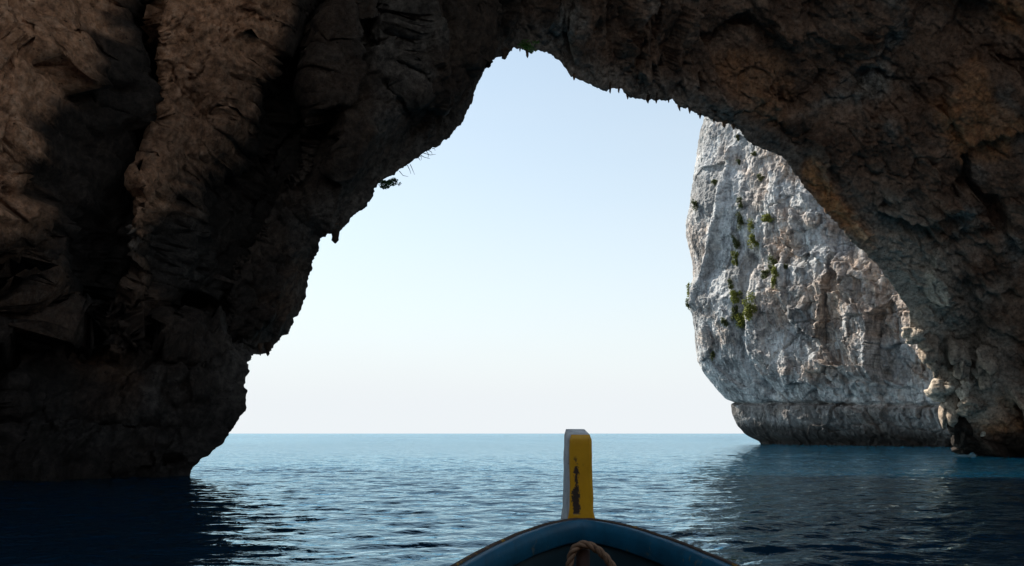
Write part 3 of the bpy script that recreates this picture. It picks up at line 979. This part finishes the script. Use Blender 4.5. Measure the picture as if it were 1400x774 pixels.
def yellow_post_material():
    k = NT('yellow_paint')
    v = k.coords()
    n = k.noise(v, 9, 8, 0.65, 0.3)
    n2 = k.noise(v, 42, 6, 0.7)
    c = k.mix(k.ramp(n, [(0.3, g3(0)), (0.7, g3(1))]), (0.66, 0.32, 0.005), (0.82, 0.42, 0.007))
    c = k.mix(k.ramp(n2, [(0.60, g3(0)), (0.8, g3(0.5))]), c, (0.20, 0.10, 0.02))
    # flaked strip down the left third, bare dark wood showing
    sx = k.node('ShaderNodeSeparateXYZ')
    tc = k.node('ShaderNodeTexCoord')
    k.l.new(tc.outputs['Object'], sx.inputs[0])
    dx = k.math('ABSOLUTE', k.math('SUBTRACT', sx.outputs[0], -0.017))
    wdt = k.ramp(sx.outputs[2], [(0.02, g3(0.009)), (0.07, g3(0.012)), (0.13, g3(0.004)), (0.21, g3(-0.005))])
    edge = k.math('MULTIPLY', k.math('SUBTRACT', k.noise(v, 20, 9, 0.8), 0.46), 0.085)
    m = k.math('GREATER_THAN', k.math('ADD', wdt, edge), dx)
    gate = k.ramp(sx.outputs[2], [(0.025, g3(0)), (0.03, g3(1)), (0.22, g3(1)), (0.24, g3(0))])
    m = k.math('MULTIPLY', m, gate)
    c = k.mix(m, c, k.mix(n2, (0.025, 0.016, 0.012), (0.075, 0.05, 0.035)))
    k.put(k.b.inputs['Base Color'], c)
    k.b.inputs['Roughness'].default_value = 0.45
    k.put(k.b.inputs['Normal'], k.bump(k.mix(1.0, n2, m, 'SUBTRACT'), 0.5, 0.004))
    return k.m
M_YELLOW = yellow_post_material()

A_ST = np.array([0, .03, .10, .23, .45, .76, 1.2, 1.8, 2.6, 3.5, 4.4, 5.2, 5.8, 6.2, 6.45])
HALF = np.array([0.03, .105, .150, .205, .300, .395, .52, .68, .86, .97, .95, .78, .52, .25, .05])
SHEER = np.array([0, .002, .006, .014, .028, .050, .085, .14, .23, .31, .33, .28, .20, .14, .10])
def boat_half(a): return float(np.interp(a, A_ST, HALF))
def boat_z(a): return 1.490 - float(np.interp(a, A_ST, SHEER))
boat = thing('wooden_boat', 'blue painted wooden boat bow with yellow rail edge and upright post', 'boat', (AX, STEM, 0))
bpy.context.view_layer.update()
stations = np.unique(np.concatenate([0.9 * np.linspace(0, 1, 34) ** 2.2, np.linspace(0.9, 6.45, 34)]))
from_h = np.where(stations < 0.76, 0.395 * (stations / 0.76) ** 0.57, np.interp(stations, A_ST, HALF))
ker = np.array([1, 2, 3, 2, 1.0]); ker /= ker.sum()
sm = np.convolve(np.pad(from_h, 2, mode='edge'), ker, 'valid'); sm[:12] = from_h[:12]
half = sm
zg = np.array([boat_z(a) for a in stations])

def ring(inset, drop):
    """closed loop of points along the gunwale: port bow to stern, back along starboard"""
    x = np.concatenate([-half[:0:-1], half])              # port stern, round the bow, starboard stern
    y = np.concatenate([-stations[:0:-1], -stations])
    z = np.concatenate([zg[:0:-1], zg])
    tx, ty = np.gradient(x), np.gradient(y)
    ln = np.hypot(tx, ty)
    nx_, ny_ = ty / ln, -tx / ln                          # points inwards
    return np.stack([AX + x + nx_ * inset, STEM + y + ny_ * inset, z - drop], -1)
def strip(name, profile, mat, closed=True, rough=0.0015):
    rows = np.stack([ring(i, d) for i, d in profile], 1)
    rows = rows + rough * np.stack([noise(rows * 9), noise(rows * 9 + 31), noise(rows * 9 + 61)], -1)
    if closed:
        rows = np.concatenate([rows, rows[:1]], 0)
    me = grid_mesh(name, rows, wrap=True)
    return link(name, me, mat, boat)
strip('cap_rail', [(0.0, 0.0), (0.0, 0.012), (0.019, 0.012), (0.019, -0.001), (0.010, -0.004)], M_RAIL)
strip('inwale', [(0.0195, 0.002), (0.0195, 0.076), (0.050, 0.078), (0.053, 0.073), (0.052, 0.030), (0.046, 0.004), (0.034, 0.001)], M_BLUE)
strip('rubbing_strake', [(-0.018, 0.013), (-0.022, 0.030), (-0.018, 0.052), (0.004, 0.052), (0.004, 0.013), (-0.008, 0.010)], M_YEDGE)
# hull planking, outside and inside
def hull_ring(f, inset):
    """f 0 at the rail to 1 at the keel"""
    out_l, out_r = [], []
    for a, h, z in zip(stations, half, zg):
        keel = -0.35 + 0.5 * max(0, 1 - a / 0.8) ** 2 + 0.5 * max(0, (a - 5.7) / 0.75) ** 2
        zz = z - 0.02 + (keel - z + 0.02) * f
        w = max((h - inset * min(1, 0.35 + a)) * (1 - f ** 2.6) ** 0.8, 0.004)
        y = STEM - (a + inset * max(0, 1 - a / 0.8)) - 0.16 * f * max(0, 1 - a / 0.9)
        out_l.append((AX - w, y, zz)); out_r.append((AX + w, y, zz))
    return np.array(out_l + out_r[::-1])
fs = np.linspace(0, 0.985, 16)
rows = np.stack([hull_ring(f, 0.004) for f in fs] + [hull_ring(f, 0.034) for f in fs[::-1]], 1)
rows = np.concatenate([rows, rows[:1]], 0)
link('hull', grid_mesh('hull', rows, wrap=True), M_TEAL, boat)
# deck boards inside the hull
for kx in range(-5, 6):
    x0 = AX + kx * 0.13
    ys_ = [a for a in np.linspace(0.75, 5.6, 30) if boat_half(a) * 0.86 > abs(kx) * 0.13 + 0.07]
    if len(ys_) < 2:
        continue
    ya, yb = STEM - min(ys_), STEM - max(ys_)
    bm = bmesh.new()
    bmesh.ops.create_cube(bm, size=1)
    bmesh.ops.scale(bm, vec=(0.122, ya - yb, 0.025), verts=bm.verts)
    bmesh.ops.bevel(bm, geom=bm.edges[:], offset=0.004, segments=1, affect='EDGES')
    me = bpy.data.meshes.new('deck_board'); bm.to_mesh(me); bm.free()
    o = link('deck_board', me, M_DECK)
    o.location = (x0, (ya + yb) / 2, 0.55)
    o.parent = boat; o.matrix_parent_inverse = boat.matrix_basis.inverted()
# stem post
def build_post():
    n = 26
    V, Fc, mi = [], [], []
    W, Dp, H = 0.094, 0.30, 0.345
    prof = []
    for i in range(n):
        t = i / (n - 1)
        z = -0.25 + (H + 0.25) * t
        zz = max(z, 0)
        flare = 0.010 * math.exp(-zz / 0.025)
        top = max(0, (z - (H - 0.022)) / 0.022)
        rnd = 0.006 * (1 - math.sqrt(max(0, 1 - top * top)))
        prof.append((z, W / 2 + flare - 0.004 * zz / H - rnd, flare, rnd))
    m = 28
    for z, hw, fl, rnd in prof:
        ya, yb = 0.0 - fl * 0.6 + rnd, Dp - 0.05 * max(z, 0) / H - rnd
        c = 0.012
        loop = []
        for (cx, cy, a0) in [(-hw + c, ya + c, 180), (hw - c, ya + c, 270), (hw - c, yb - c, 0), (-hw + c, yb - c, 90)]:
            for q in range(7):
                an = R(a0 + 90 * q / 6)
                loop.append((cx + c * math.cos(an), cy + c * math.sin(an), z))
        V += loop
    V = np.array(V)
    V[:, 2] += np.where(V[:, 2] > 0.2, (V[:, 2] - 0.2) / (H - 0.2), 0) * (V[:, 1] / Dp - 1) * 0.028
    V[:, 0] += 0.0035 * noise(V * 14) + 0.0015 * noise(V * 45)
    V[:, 1] += 0.0035 * noise(V * 14 + 20) + 0.0015 * noise(V * 45 + 9)
    for i in range(n - 1):
        for q in range(m):
            q2 = (q + 1) % m
            Fc.append((i * m + q, i * m + q2, (i + 1) * m + q2, (i + 1) * m + q))
            mi.append(1 if (q >= 20 or q <= 2) else 0)
    Fc.append(tuple(range((n - 1) * m, n * m))); mi.append(1)
    for q in range(m):   # painted white over the rounded top edge
        pass
    me = mesh_from('stem_post', V, Fc, True)
    me.polygons.foreach_set('material_index', np.array(mi, np.int32))
    o = link('stem_post', me, [M_YELLOW, M_WHITE])
    o.location = (AX - 0.006, STEM - 0.012, 1.478)
    o.rotation_euler.z = R(2.6)
    o.parent = boat; o.matrix_parent_inverse = boat.matrix_basis.inverted()
    return o
build_post()
# mooring peg and rope inside the bow
bm = bmesh.new()
tv, tf = tube([(0, 0, 0.55), (0.002, 0, 0.9), (0, 0.003, 1.2), (0.002, 0, 1.438), (0.002, 0, 1.446)], [0.026, 0.025, 0.023, 0.022, 0.016], 14)
me = mesh_from('mooring_peg', tv, tf, True)
o = link('mooring_peg', me, M_PEG)
o.location = (AX - 0.024, STEM - 0.47, 0)
o.parent = boat; o.matrix_parent_inverse = boat.matrix_basis.inverted()

def rope_mesh():
    Yr = STEM - 0.50
    ctr = [at(770, 850, Yr), at(777, 790, Yr), at(780, 764, Yr), at(786, 750, Yr), at(797, 744.5, Yr), at(809, 747, Yr), at(822, 756, Yr), at(834, 770, Yr), at(846, 792, Yr), at(853, 830, Yr)]
    ctr = [Vector(c) for c in ctr]
    pts = []
    for i in range(len(ctr) - 1):
        p0, p1, p2, p3 = ctr[max(i - 1, 0)], ctr[i], ctr[i + 1], ctr[min(i + 2, len(ctr) - 1)]
        for q in range(10):
            t = q / 10
            pts.append(0.5 * ((2 * p1) + (p2 - p0) * t + (2 * p0 - 5 * p1 + 4 * p2 - p3) * t * t + (-p0 + 3 * p1 - 3 * p2 + p3) * t ** 3))
    V, Fc = [], []
    dist = 0
    strands = [[], [], []]
    for i, p in enumerate(pts):
        t = (pts[min(i + 1, len(pts) - 1)] - pts[max(i - 1, 0)]).normalized()
        a = t.cross(Vector((0, 1, 0))).normalized(); b = t.cross(a)
        if i: dist += (p - pts[i - 1]).length
        for s_ in range(3):
            an = dist * 75 + s_ * 2.094
            strands[s_].append(p + (a * math.cos(an) + b * math.sin(an)) * 0.0062)
    for st in strands:
        v, f = tube(st, 0.0070, 8)
        kk = len(V); V += v; Fc += [tuple(x + kk for x in q) for q in f]
    return mesh_from('rope', V, Fc, True)
o = link('rope', rope_mesh(), M_ROPE)
tag(o, 'rusty brown rope looped over the peg inside the blue bow', 'rope')
boat.rotation_euler.z = R(-2.0)     # she lies a little across the line of sight
